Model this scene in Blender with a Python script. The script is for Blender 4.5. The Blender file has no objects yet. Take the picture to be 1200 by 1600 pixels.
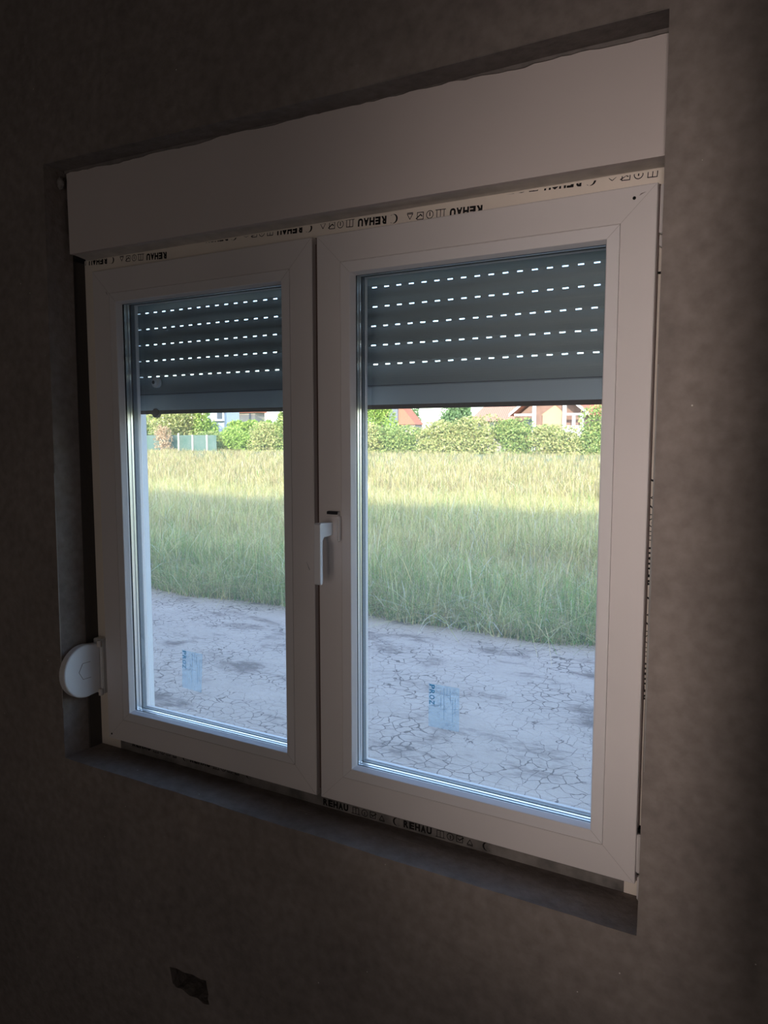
import bpy, bmesh, math, random
import numpy as np
from mathutils import Vector, Matrix
S = bpy.context.scene
COL = S.collection
R = math.radians
rnd = random.Random(7)

# ------------------------------------------------------------------ camera
cam = bpy.data.cameras.new('camera'); co = bpy.data.objects.new('camera', cam); COL.objects.link(co)
cam.sensor_fit = 'VERTICAL'; cam.sensor_height = 36.0; cam.lens = 36.0 * 1188.16 / 1600
cam.clip_start = 0.02; cam.clip_end = 600
_p, _y = -0.09658, 0.51705
fw = Vector((-math.sin(_y) * math.cos(_p), math.cos(_y) * math.cos(_p), math.sin(_p)))
co.location = (1.59376, -1.33019, 0.78683)
co.rotation_euler = fw.to_track_quat('-Z', 'Y').to_euler()
S.camera = co

# ------------------------------------------------------------------ world, sun, exposure
S.view_settings.view_transform = 'Standard'; S.view_settings.look = 'None'
S.view_settings.gamma = 1; S.view_settings.use_curve_mapping = False
S.view_settings.exposure = 0.0
SKY_STRENGTH, SUN_STRENGTH, DOOR_POWER, ROOM_POWER = 0.72, 7.8, 1.25, 4.9
SUN_EL, SUN_AZ = R(20), R(20)
w = bpy.data.worlds.new('world'); S.world = w; w.use_nodes = True
nt = w.node_tree; bg = nt.nodes['Background']
sky = nt.nodes.new('ShaderNodeTexSky'); sky.sky_type = 'NISHITA'; sky.sun_disc = False
sky.sun_elevation = R(38); sky.sun_rotation = math.pi - SUN_AZ
sky.air_density = 1.0; sky.dust_density = 0.8; sky.ozone_density = 1.0
hs = nt.nodes.new('ShaderNodeHueSaturation'); hs.inputs['Saturation'].default_value = .98
nt.links.new(sky.outputs[0], hs.inputs['Color']); nt.links.new(hs.outputs[0], bg.inputs[0])
bg.inputs[1].default_value = SKY_STRENGTH
sl = bpy.data.lights.new('sun', 'SUN'); sl.energy = SUN_STRENGTH; sl.angle = R(0.6); sl.color = (1, .88, .70)
so = bpy.data.objects.new('sun', sl); COL.objects.link(so)
d = Vector((-math.sin(SUN_AZ) * math.cos(SUN_EL), math.cos(SUN_AZ) * math.cos(SUN_EL), -math.sin(SUN_EL)))
so.rotation_euler = d.to_track_quat('-Z', 'Y').to_euler(); so.location = (10, -20, 20)
# daylight falling in through the doorway of the back wall, and an added ambient fill lamp
al = bpy.data.lights.new('doorway_daylight', 'AREA'); al.shape = 'RECTANGLE'; al.size = 0.40; al.size_y = 1.3
al.energy = DOOR_POWER; al.color = (1, .85, .79); al.spread = R(25)
ao = bpy.data.objects.new('doorway_daylight', al); COL.objects.link(ao)
ao.location = (1.95, -3.20, 0.75); ao.rotation_euler = (Vector((1.36, 0, 0.68)) - ao.location).to_track_quat('-Z', 'Y').to_euler()
al = bpy.data.lights.new('room_fill', 'AREA'); al.shape = 'RECTANGLE'; al.size = 0.5; al.size_y = 1.8
al.energy = ROOM_POWER; al.color = (1, .88, .82)
ao = bpy.data.objects.new('room_fill', al); COL.objects.link(ao)
ao.location = (1.05, -3.20, 0.30); ao.rotation_euler = Vector((0, 1, 0)).to_track_quat('-Z', 'Z').to_euler()
# portal that guides sky sampling through the window
pl = bpy.data.lights.new('window_portal', 'AREA'); pl.shape = 'RECTANGLE'; pl.size = 1.5; pl.size_y = 1.4
pl.cycles.is_portal = True
po = bpy.data.objects.new('window_portal', pl); COL.objects.link(po)
po.location = (.66, .19, .6); po.rotation_euler = Vector((0, -1, 0)).to_track_quat('-Z', 'Z').to_euler()

# ------------------------------------------------------------------ helpers
def tag(o, label=None, cat=None, group=None, kind=None):
    if label: o['label'] = label
    if cat: o['category'] = cat
    if group: o['group'] = group
    if kind: o['kind'] = kind
    return o
def empty(name, loc=(0, 0, 0), **k):
    o = bpy.data.objects.new(name, None); COL.objects.link(o); o.location = loc
    return tag(o, **k)
def link(name, me, mat=None, parent=None, **k):
    o = bpy.data.objects.new(name, me); COL.objects.link(o)
    if mat is not None and not me.materials: me.materials.append(mat)
    if parent is not None:
        o.parent = parent
        q = parent
        off = Vector((0, 0, 0))
        while q is not None: off += q.location; q = q.parent
        o.location = -off
    return tag(o, **k)
class MB:
    def __init__(s): s.bm = bmesh.new()
    def box(s, x0, x1, y0, y1, z0, z1, bevel=0):
        r = bmesh.ops.create_cube(s.bm, size=1)
        vs = r['verts']
        for v in vs: v.co = Vector((x0 + (v.co.x + .5) * (x1 - x0), y0 + (v.co.y + .5) * (y1 - y0), z0 + (v.co.z + .5) * (z1 - z0)))
        if bevel:
            es = list({e for v in vs for e in v.link_edges})
            bmesh.ops.bevel(s.bm, geom=es, offset=bevel, segments=2, affect='EDGES')
        return s
    def hexa(s, p):      # 8 points: bottom ring 0-3, top ring 4-7
        v = [s.bm.verts.new(q) for q in p]
        for f in ((0, 3, 2, 1), (4, 5, 6, 7), (0, 1, 5, 4), (1, 2, 6, 5), (2, 3, 7, 6), (3, 0, 4, 7)): s.bm.faces.new([v[i] for i in f])
        return s
    def prism(s, pts, vec):   # polygon extruded by vec
        vec = Vector(vec)
        a = [s.bm.verts.new(p) for p in pts]; b = [s.bm.verts.new(Vector(p) + vec) for p in pts]
        s.bm.faces.new(a); s.bm.faces.new(b[::-1])
        n = len(a)
        for i in range(n): s.bm.faces.new((a[i], b[i], b[(i + 1) % n], a[(i + 1) % n]))
        return s
    def tube(s, pts, r, n=8):
        rings = []
        for i, p in enumerate(pts):
            p = Vector(p); t = (Vector(pts[min(i + 1, len(pts) - 1)]) - Vector(pts[max(i - 1, 0)])).normalized()
            a = t.orthogonal().normalized(); b = t.cross(a)
            rr = r[i] if isinstance(r, (list, tuple)) else r
            rings.append([s.bm.verts.new(p + (a * math.cos(2 * math.pi * k / n) + b * math.sin(2 * math.pi * k / n)) * rr) for k in range(n)])
        for A, B in zip(rings, rings[1:]):
            for k in range(n): s.bm.faces.new((A[k], A[(k + 1) % n], B[(k + 1) % n], B[k]))
        s.bm.faces.new(rings[0][::-1]); s.bm.faces.new(rings[-1])
        return s
    def cyl(s, c, axis, r, h, n=32, r2=None):
        axis = Vector(axis).normalized(); q = Vector((0, 0, 1)).rotation_difference(axis).to_matrix().to_4x4()
        bmesh.ops.create_cone(s.bm, cap_ends=True, segments=n, radius1=r, radius2=r if r2 is None else r2, depth=h, matrix=Matrix.Translation(Vector(c)) @ q)
        return s
    def build(s, name, mat, parent=None, smooth=False, **k):
        bmesh.ops.recalc_face_normals(s.bm, faces=s.bm.faces)
        me = bpy.data.meshes.new(name); s.bm.to_mesh(me); s.bm.free()
        if smooth:
            for p in me.polygons: p.use_smooth = True
        return link(name, me, mat, parent, **k)

def mat(name, col, rough=.6, spec=.3, metal=0, noise=None, bump=None, col2=None, dist=0.002, coord='Object'):
    m = bpy.data.materials.new(name); m.use_nodes = True; N = m.node_tree; b = N.nodes['Principled BSDF']
    b.inputs['Base Color'].default_value = (*col, 1); b.inputs['Roughness'].default_value = rough
    b.inputs['Specular IOR Level'].default_value = spec; b.inputs['Metallic'].default_value = metal
    tc = N.nodes.new('ShaderNodeTexCoord')
    if noise:
        t = N.nodes.new('ShaderNodeTexNoise'); t.inputs['Scale'].default_value = noise; t.inputs['Detail'].default_value = 6
        N.links.new(tc.outputs[coord], t.inputs['Vector'])
        r = N.nodes.new('ShaderNodeValToRGB'); r.color_ramp.elements[0].position = .32; r.color_ramp.elements[1].position = .68
        c2 = col2 or tuple(c * .8 for c in col)
        r.color_ramp.elements[0].color = (*c2, 1); r.color_ramp.elements[1].color = (*col, 1)
        N.links.new(t.outputs['Fac'], r.inputs[0]); N.links.new(r.outputs[0], b.inputs['Base Color'])
    if bump:
        t = N.nodes.new('ShaderNodeTexNoise'); t.inputs['Scale'].default_value = bump; t.inputs['Detail'].default_value = 8
        N.links.new(tc.outputs[coord], t.inputs['Vector'])
        u = N.nodes.new('ShaderNodeBump'); u.inputs['Strength'].default_value = 1; u.inputs['Distance'].default_value = dist
        N.links.new(t.outputs['Fac'], u.inputs['Height']); N.links.new(u.outputs[0], b.inputs['Normal'])
    return m

# ------------------------------------------------------------------ materials
def plaster(name, a, b_, specks=True):
    m = mat(name, a, .93, .12); N = m.node_tree; B = N.nodes['Principled BSDF']; L = N.links
    tc = N.nodes.new('ShaderNodeTexCoord')
    def noise(s, det=6, dis=0):
        t = N.nodes.new('ShaderNodeTexNoise'); t.inputs['Scale'].default_value = s; t.inputs['Detail'].default_value = det
        t.inputs['Distortion'].default_value = dis; L.new(tc.outputs['Object'], t.inputs['Vector']); return t
    n1 = noise(3.2, 7, .6); n2 = noise(45, 5)
    r = N.nodes.new('ShaderNodeValToRGB'); r.color_ramp.elements[0].position = .35; r.color_ramp.elements[1].position = .66
    r.color_ramp.elements[0].color = (*b_, 1); r.color_ramp.elements[1].color = (*a, 1); L.new(n1.outputs['Fac'], r.inputs[0])
    mx = N.nodes.new('ShaderNodeMixRGB'); mx.blend_type = 'OVERLAY'; mx.inputs[0].default_value = .35
    L.new(r.outputs[0], mx.inputs[1]); L.new(n2.outputs['Fac'], mx.inputs[2])
    hsn = N.nodes.new('ShaderNodeHueSaturation'); hsn.inputs['Saturation'].default_value = .8; L.new(mx.outputs[0], hsn.inputs['Color'])
    out = hsn.outputs[0]
    if specks:
        v = N.nodes.new('ShaderNodeTexVoronoi'); v.inputs['Scale'].default_value = 26; L.new(tc.outputs['Object'], v.inputs['Vector'])
        lt = N.nodes.new('ShaderNodeMath'); lt.operation = 'LESS_THAN'; lt.inputs[1].default_value = .035; L.new(v.outputs['Distance'], lt.inputs[0])
        sp = N.nodes.new('ShaderNodeSeparateColor'); L.new(v.outputs['Color'], sp.inputs[0])
        l2 = N.nodes.new('ShaderNodeMath'); l2.operation = 'LESS_THAN'; l2.inputs[1].default_value = .3; L.new(sp.outputs[0], l2.inputs[0])
        mm = N.nodes.new('ShaderNodeMath'); mm.operation = 'MULTIPLY'; L.new(lt.outputs[0], mm.inputs[0]); L.new(l2.outputs[0], mm.inputs[1])
        m2 = N.nodes.new('ShaderNodeMixRGB'); L.new(mm.outputs[0], m2.inputs[0]); L.new(out, m2.inputs[1]); m2.inputs[2].default_value = (.75, .7, .66, 1); out = m2.outputs[0]
    L.new(out, B.inputs['Base Color'])
    n3 = noise(70, 8); n4 = noise(9, 4)
    ad = N.nodes.new('ShaderNodeMath'); ad.operation = 'MULTIPLY_ADD'; ad.inputs[1].default_value = 2.5
    L.new(n4.outputs['Fac'], ad.inputs[0]); L.new(n3.outputs['Fac'], ad.inputs[2])
    bu = N.nodes.new('ShaderNodeBump'); bu.inputs['Strength'].default_value = .7; bu.inputs['Distance'].default_value = .004
    L.new(ad.outputs[0], bu.inputs['Height']); L.new(bu.outputs[0], B.inputs['Normal'])
    return m
M = {}
M['plaster'] = plaster('cement_plaster', (.315, .262, .232), (.265, .22, .195))
M['plaster_light'] = plaster('skim_plaster', (.42, .39, .36), (.32, .29, .27), False)
M['plaster_mid'] = plaster('mid_skim_plaster', (.30, .262, .24), (.245, .212, .195), False)  # skim toned close to the wall plaster
M['brick'] = plaster('rough_brick', (.10, .055, .045), (.05, .03, .03), False)
M['foam'] = mat('dark_joint_foam', (.10, .09, .085), .95, .1, bump=40)
M['pvc'] = mat('white_pvc', (.84, .79, .775), .42, .35, noise=5, col2=(.80, .755, .74))
M['film'] = mat('protective_film', (.93, .84, .74), .35, .45, noise=8, col2=(.88, .80, .71))
M['film_dusty_shaded'] = mat('dusty_shaded_film', (.33, .30, .28), .75, .2, noise=22, col2=(.14, .13, .12))
M['seam'] = mat('seam', (.30, .25, .24), .8, .1)
M['weld'] = mat('weld', (.58, .53, .51), .7, .1)
M['gasket_grey'] = mat('grey_gasket', (.13, .15, .17), .5, .3)
M['gasket'] = mat('black_gasket', (.035, .035, .04), .55, .3)
M['gasket_brown'] = mat('brown_gasket', (.12, .08, .07), .6, .3)
M['ink'] = mat('black_ink', (.02, .018, .018), .7, .1)
M['hole'] = mat('dark_hole', (.01, .01, .01), .9, .05)
M['spacer'] = mat('aluminium_spacer', (.80, .80, .80), .28, .5, metal=1)
M['alu'] = mat('aluminium_slat', (.38, .44, .445), .45, .4, noise=4, col2=(.36, .415, .42))
M['alu_bar'] = mat('aluminium_end_bar', (.46, .53, .57), .4, .45)  # bluish light from outside is put into the bar's colour
M['rail'] = mat('white_rail', (.78, .79, .80), .4, .4)
M['rubber'] = mat('rubber_seal', (.09, .055, .045), .7, .2)
M['boxfront'] = mat('shutter_box_board', (.76, .68, .65), .75, .2, noise=2.5, col2=(.71, .64, .61), bump=30, dist=.0005)
M['boxedge'] = mat('box_edge', (.84, .79, .74), .8, .2, noise=25, col2=(.66, .62, .58))  # paled to stand in for light caught on the box underside
M['bead'] = mat('white_bead_pvc', (.85, .82, .82), .34, .45)
M['winder'] = mat('white_plastic', (.84, .84, .86), .35, .45)
M['galv'] = mat('galvanised_bead', (.60, .59, .57), .5, .4, metal=.5, noise=20, col2=(.4, .38, .36))
M['concrete'] = mat('concrete', (.42, .40, .38), .9, .1, noise=3, bump=20)
M['render'] = mat('exterior_render', (.62, .60, .57), .9, .1, noise=1, bump=15)
M['tile_own'] = mat('own_roof', (.40, .16, .10), .8, .2)

def glass_mat():
    m = bpy.data.materials.new('window_glass'); m.use_nodes = True; N = m.node_tree; N.nodes.clear(); L = N.links
    o = N.nodes.new('ShaderNodeOutputMaterial'); tr = N.nodes.new('ShaderNodeBsdfTransparent'); tr.inputs[0].default_value = (.972, .982, .986, 1)
    gl = N.nodes.new('ShaderNodeBsdfGlossy'); gl.inputs['Roughness'].default_value = .01; gl.inputs[0].default_value = (.9, .95, 1, 1)
    fr = N.nodes.new('ShaderNodeFresnel'); fr.inputs[0].default_value = 1.5
    ge = N.nodes.new('ShaderNodeNewGeometry'); io = N.nodes.new('ShaderNodeMapRange'); L.new(ge.outputs['Backfacing'], io.inputs[0])
    io.inputs[3].default_value = 1.5; io.inputs[4].default_value = 1 / 1.5; L.new(io.outputs[0], fr.inputs[0])   # both faces of the pane reflect alike
    mx = N.nodes.new('ShaderNodeMixShader'); L.new(fr.outputs[0], mx.inputs[0]); L.new(tr.outputs[0], mx.inputs[1]); L.new(gl.outputs[0], mx.inputs[2])
    du = N.nodes.new('ShaderNodeBsdfTranslucent'); du.inputs[0].default_value = (.95, .97, 1, 1)      # translucent veil put in for the hazy, washed-out look
    m2 = N.nodes.new('ShaderNodeMixShader'); m2.inputs[0].default_value = .022
    L.new(mx.outputs[0], m2.inputs[1]); L.new(du.outputs[0], m2.inputs[2]); L.new(m2.outputs[0], o.inputs[0])
    return m
M['glass'] = glass_mat()
def sticker_mat(name, col, tr):
    m = bpy.data.materials.new(name); m.use_nodes = True; N = m.node_tree; N.nodes.clear(); L = N.links
    o = N.nodes.new('ShaderNodeOutputMaterial'); t = N.nodes.new('ShaderNodeBsdfTransparent'); t.inputs[0].default_value = (*col, 1)
    a = N.nodes.new('ShaderNodeBsdfTranslucent'); a.inputs[0].default_value = (*[c * .9 for c in col], 1)
    mx = N.nodes.new('ShaderNodeMixShader'); mx.inputs[0].default_value = tr
    L.new(t.outputs[0], mx.inputs[1]); L.new(a.outputs[0], mx.inputs[2]); L.new(mx.outputs[0], o.inputs[0]); return m
M['sticker'] = sticker_mat('clear_sticker', (.80, .86, .91), .16)
M['sticker_ink'] = sticker_mat('sticker_ink', (.08, .28, .42), .3)
M['sticker_line'] = sticker_mat('sticker_fine_print', (.60, .72, .78), .1)

def attr_mat(name, rough=.8, transl=.35):
    m = bpy.data.materials.new(name); m.use_nodes = True; N = m.node_tree; N.nodes.clear(); L = N.links
    o = N.nodes.new('ShaderNodeOutputMaterial'); at = N.nodes.new('ShaderNodeAttribute'); at.attribute_name = 'tone'
    a = N.nodes.new('ShaderNodeBsdfDiffuse'); b = N.nodes.new('ShaderNodeBsdfTranslucent')
    L.new(at.outputs['Color'], a.inputs[0]); L.new(at.outputs['Color'], b.inputs[0])
    mx = N.nodes.new('ShaderNodeMixShader'); mx.inputs[0].default_value = transl
    L.new(a.outputs[0], mx.inputs[1]); L.new(b.outputs[0], mx.inputs[2]); L.new(mx.outputs[0], o.inputs[0]); return m
M['blade'] = attr_mat('grass_blades'); M['leaf'] = attr_mat('leaves', transl=.3)

# ------------------------------------------------------------------ the window wall
Wy, Sk, Cb = -.094, -.018, .158           # room face, back of plaster layer, outer face
XL, XR, ZS = -.051, 1.3735, -.0326
def jag(a, b, n, amp):
    out = []
    for i in range(n):
        t = i / n; q = [a[k] + (b[k] - a[k]) * t for k in (0, 1)]
        if 0 < i: q = [q[0] + rnd.uniform(-amp, amp), q[1] + rnd.uniform(-amp, amp)]
        out.append(q)
    return out
lint = [(1.3735, 1.4168), (1.235, 1.419), (1.04, 1.4195), (.782, 1.4215), (.432, 1.428), (.043, 1.436), (XL, 1.438)]
open_loop = jag((-.055, ZS), (XR - .002, ZS), 26, .0013) + jag((XR - .002, ZS), (1.3745, 1.41), 12, .0005)
for a, b in zip(lint, lint[1:]): open_loop += jag(a, b, 5, .0012)
open_loop += jag((-.044, 1.438), (-.055, ZS), 14, .0006)
hole_loop = [(.297, -.4785), (.320, -.4745), (.345, -.476), (.37, -.471), (.398, -.4735), (.4138, -.4702), (.4165, -.487), (.4205, -.503), (.418, -.515), (.4225, -.5277), (.405, -.5320), (.385, -.525), (.36, -.529), (.335, -.521), (.318, -.5245), (.306, -.517), (.302, -.498)]
def fill_wall(outer, holes, y0, y1):
    bm = bmesh.new(); es = []
    for lp in [outer] + holes:
        vs = [bm.verts.new((x, y0, z)) for x, z in lp]
        for i in range(len(vs)): es.append(bm.edges.new((vs[i], vs[(i + 1) % len(vs)])))
    bmesh.ops.triangle_fill(bm, use_beauty=True, use_dissolve=False, edges=es)
    fs = list(bm.faces)
    r = bmesh.ops.extrude_face_region(bm, geom=fs)
    for v in r['geom']:
        if isinstance(v, bmesh.types.BMVert): v.co.y = y1
    bmesh.ops.recalc_face_normals(bm, faces=bm.faces)
    return bm
def bm_obj(name, bm, mt, parent=None, **k):
    me = bpy.data.meshes.new(name); bm.to_mesh(me); bm.free(); return link(name, me, mt, parent, **k)
X0, X1, Y1, FZ, CZ = -1.9, 2.95, -3.15, -.95, 2.10
wf = bm_obj('wall_front', fill_wall([(X0, FZ), (X1, FZ), (X1, CZ), (X0, CZ)], [open_loop, hole_loop], Wy, Sk), M['plaster'], kind='structure')
bm_obj('masonry_core', fill_wall([(-9, -1.2), (7, -1.2), (7, 4.3), (-9, 4.3)], [[(-.078, -.036), (1.415, -.036), (1.415, 1.44), (-.078, 1.44)], [(.303, -.474), (.303, -.526), (.416, -.526), (.416, -.474)]], Sk, Cb), M['brick'], wf)
MB().box(-9, -.1, Cb, Cb + .02, -1.2, 4.3).box(1.45, 7, Cb, Cb + .02, -1.2, 4.3).box(-.1, 1.45, Cb, Cb + .02, 1.3, 4.3).box(-.1, 1.45, Cb, Cb + .02, -1.2, -.07).build('exterior_render', M['render'], wf)
# foam in the joint around the frame
MB().box(-.078, -.0505, -.0175, .10, -.036, 1.228).box(1.401, 1.415, -.0175, .10, -.036, 1.228).build('joint_foam', M['foam'], wf)
MB().box(-.0545, 1.372, -.0182, .0198, -.0400, ZS - .0004).build('sill_plaster', M['plaster'], wf)
# steel corner beads on both reveal edges
MB().tube([(-.0548, Wy - .0002, .1), (-.0528, Wy - .0004, .32), (-.0505, Wy - .0004, .70)], [.0006, .0012, .0006], 6).build('trim_1', M['galv'], kind='structure')
MB().tube([(1.3742, Wy + .0002, .25), (1.374, Wy + .0002, .55), (1.3745, Wy, .9)], [.0008, .0015, .0006], 6).build('trim_2', M['galv'], kind='structure')

# rest of the room
MB().box(X0, X1, Y1, Wy, FZ - .15, FZ).build('floor', M['concrete'], kind='structure')
MB().box(X0, X1, Y1, Wy, CZ, CZ + .15).build('ceiling', M['plaster'], kind='structure')
MB().box(X0 - .15, X0, Y1 - .15, Wy + .01, FZ, CZ).build('wall_left', M['plaster'], kind='structure')
MB().box(X0, .78, Y1 - .1, Y1, FZ, CZ).box(1.32, 1.74, Y1 - .1, Y1, FZ, CZ).box(2.16, X1, Y1 - .1, Y1, FZ, CZ).box(.78, 1.32, Y1 - .1, Y1, FZ, -.62).box(.78, 1.32, Y1 - .1, Y1, 1.22, CZ).box(1.74, 2.16, Y1 - .1, Y1, FZ, .08).box(1.74, 2.16, Y1 - .1, Y1, 1.42, CZ).build('wall_back', M['plaster'], kind='structure')  # the left opening is added to hold the fill lamp
MB().box(X1, X1 + .15, Y1 - .1, Wy + .01, FZ, CZ).build('wall_right', M['plaster'], kind='structure')
MB().box(1.60, 1.78, -.90, Wy - .0005, FZ, CZ).build('shade_pier', M['plaster'], kind='structure')  # unseen block added to darken the right edge of the window wall
# building mass above and its tiled roof, which shades the yard
mb = MB(); mb.box(-9, 7, -9.3, -9.1, -1.2, 4.3).box(-9, -8.8, -9.1, Sk, -1.2, 4.3).box(6.8, 7, -9.1, Sk, -1.2, 4.3).box(-8.8, 6.8, -9.1, Sk, 2.2, 2.4)
mb.build('wall_outside', M['render'], kind='structure')
MB().prism([(-9.4, -9.8, 4.05), (-9.4, .75, 4.05), (-9.4, -4.5, 6.4)], (16.8, 0, 0)).build('roof', M['tile_own'], kind='structure')

# ------------------------------------------------------------------ lettering
def text_mesh(txt, size, bold=0.0):
    cu = bpy.data.curves.new('t', 'FONT'); cu.body = txt; cu.size = size; cu.offset = bold; cu.resolution_u = 3
    ob = bpy.data.objects.new('t', cu); COL.objects.link(ob)
    bpy.context.view_layer.update()
    me = bpy.data.meshes.new_from_object(ob.evaluated_get(bpy.context.evaluated_depsgraph_get()))
    vs = [tuple(v.co) for v in me.vertices]; fs = [tuple(p.vertices) for p in me.polygons]
    bpy.data.objects.remove(ob); bpy.data.curves.remove(cu); bpy.data.meshes.remove(me)
    return vs, fs
def fit_text(txt, wdt, hgt, bold=0.0):
    vs, fs = text_mesh(txt, 1, bold)
    xs = [v[0] for v in vs]; ys = [v[1] for v in vs]
    return [((v[0] - min(xs)) / (max(xs) - min(xs)) * wdt, (v[1] - min(ys)) / (max(ys) - min(ys)) * hgt) for v in vs], fs
class Ink:       # flat marks on a plane y = const, collected as 2-D polygons
    def __init__(s): s.v = []; s.f = []
    def add(s, vs, fs, fn):
        n = len(s.v); s.v += [fn(*p) for p in vs]; s.f += [tuple(i + n for i in f) for f in fs]
    def stroke(s, pts, wd, fn, closed=False):
        if closed: pts = pts + [pts[0]]
        for a, b in zip(pts, pts[1:]):
            a = Vector(a); b = Vector(b); t = (b - a)
            if t.length == 0: continue
            t.normalize(); nn = Vector((-t.y, t.x)) * wd / 2; e = t * wd / 2 * .8
            s.add([tuple(a - e - nn), tuple(b + e - nn), tuple(b + e + nn), tuple(a - e + nn)], [(0, 1, 2, 3)], fn)
    def build(s, name, y, m, parent, **k):
        me = bpy.data.meshes.new(name); me.from_pydata([(x, y, z) for x, z in s.v], [], s.f); me.update()
        return link(name, me, m, parent, **k)
def spaced_word(word, w_, h_, bold, gap):
    V, F = [], []; n = len(word); lw = (w_ - gap * (n - 1)) / n
    for i, ch in enumerate(word):
        vs, fs = fit_text(ch, lw, h_, bold); o = len(V)
        V += [(x + i * (lw + gap), y) for x, y in vs]; F += [tuple(k + o for k in f) for f in fs]
    return V, F
REHAU = spaced_word('REHAU', .066, .0155, .055, .0014)
def stamp(ink, ox, oz, ang, clip=None, n=3, period=.2035, start=0):
    # one printed line: crescent, maker's name, window / ring / folded sheet / triangle marks
    ca, sa = math.cos(ang), math.sin(ang)
    for i in range(start, start + n):
        base = i * period
        def fn(u, v, base=base): 
            u += base; return (ox + ca * u - sa * v, oz + sa * u + ca * v)
        ink.add(REHAU[0], REHAU[1], fn)
        k = .0014
        # window sign
        x = .078; ink.stroke([(x, 0), (x + .015, 0), (x + .015, .014), (x, .014)], k, fn, True); ink.stroke([(x + .0075, 0), (x + .0075, .014)], k, fn)
        ink.stroke([(x - .003, 0), (x + .018, 0)], k, fn)
        # ring
        x = .108; ink.stroke([(x + .0072 * math.cos(t * math.pi / 8), .007 + .0072 * math.sin(t * math.pi / 8)) for t in range(16)], k, fn, True)
        ink.stroke([(x, .003), (x, .009)], k * 1.4, fn)
        # sheet with tick
        x = .122; ink.stroke([(x, .001), (x + .013, .001), (x + .013, .014), (x, .014)], k, fn, True); ink.stroke([(x + .003, .008), (x + .006, .005), (x + .015, .012)], k * 1.5, fn)
        # triangle on a line
        x = .145; ink.stroke([(x, .002), (x + .012, .002), (x + .006, .012)], k, fn, True); ink.stroke([(x, 0), (x + .012, 0)], k, fn)
        # crescent before the next name
        x = .187
        a = [(x + .009 * math.cos(math.pi * (.25 + t / 12 * 1.5)), .0075 + .009 * math.sin(math.pi * (.25 + t / 12 * 1.5))) for t in range(13)]
        b = [(x + .0025 + .0078 * math.cos(math.pi * (.30 + t / 12 * 1.4)), .0075 + .0085 * math.sin(math.pi * (.30 + t / 12 * 1.4))) for t in range(13)]
        for q in range(12): ink.add([a[q], a[q + 1], b[q + 1], b[q]], [(0, 1, 2, 3)], fn)

# ------------------------------------------------------------------ the window
win = empty('window_1', (0, 0, 0), kind='structure')
F0, F1 = .02, .09      # frame depth
fx0, fx1, fz0, fz1 = -.05, 1.40, -.0325, 1.2345
H = 1.2
sash_x = ((0.0, .6655), (.6775, 1.348))
fr = MB()
fr.box(fx0, .022, F0, F1, fz0, fz1).box(1.326, fx1, F0, F1, fz0, fz1).box(.022, 1.326, F0, F1, fz0, .022).box(.022, 1.326, F0, F1, 1.178, fz1)
frame = fr.build('frame', M['film'], win, label='cream film-covered frame')
frame.data.materials.append(M['film_dusty_shaded'])          # lower rail: cement dust, plus the sash's shade put into the colour
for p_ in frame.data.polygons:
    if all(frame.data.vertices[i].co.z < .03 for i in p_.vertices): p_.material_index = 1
ink = Ink()
yI = F0 - .0004
# upper rail: the printed lines read upside down and run obliquely under the sash
stamp(ink, .832, 1.2243, math.pi - .045, n=5, start=-1)
stamp(ink, 1.218, 1.2350, math.pi - .045, n=3, start=-1)
stamp(ink, .033, 1.2350, math.pi - .05, n=2, start=-1)
stamp(ink, .670, -.0290, .006, n=2, start=0)
stamp(ink, .27, -.0165, .004, n=2, start=-1)
# right stile: the same print turned to run up the frame
def vert_stamp(ink, ox, oz):
    t = Ink(); stamp(t, 0, 0, 0, n=2, start=-1)
    ink.add([( ox - v, oz + u) for u, v in t.v], t.f, lambda a, b: (a, b))
vert_stamp(ink, 1.3620, .535)
# keep only the marks that lie on the frame
keep = []
for f in ink.f:
    P = [ink.v[i] for i in f]
    if any(fx0 + .0015 < x < fx1 - .0015 and fz0 + .001 < z < 1.2243 + .0062 * (1.37 - x) for x, z in P): keep.append(f)
used = sorted({i for f in keep for i in f}); rm = {o: n for n, o in enumerate(used)}
ink.v = [(min(max(x, fx0 + .0015), fx1 - .0015), min(max(z, fz0 + .0008), 1.2245 + .0062 * (1.37 - x))) for x, z in ink.v]
ink.v = [ink.v[i] for i in used]; ink.f = [tuple(rm[i] for i in f) for f in keep]
ink.build('printed_lettering', yI, M['ink'], frame, label='black printed maker name and symbols')

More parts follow.
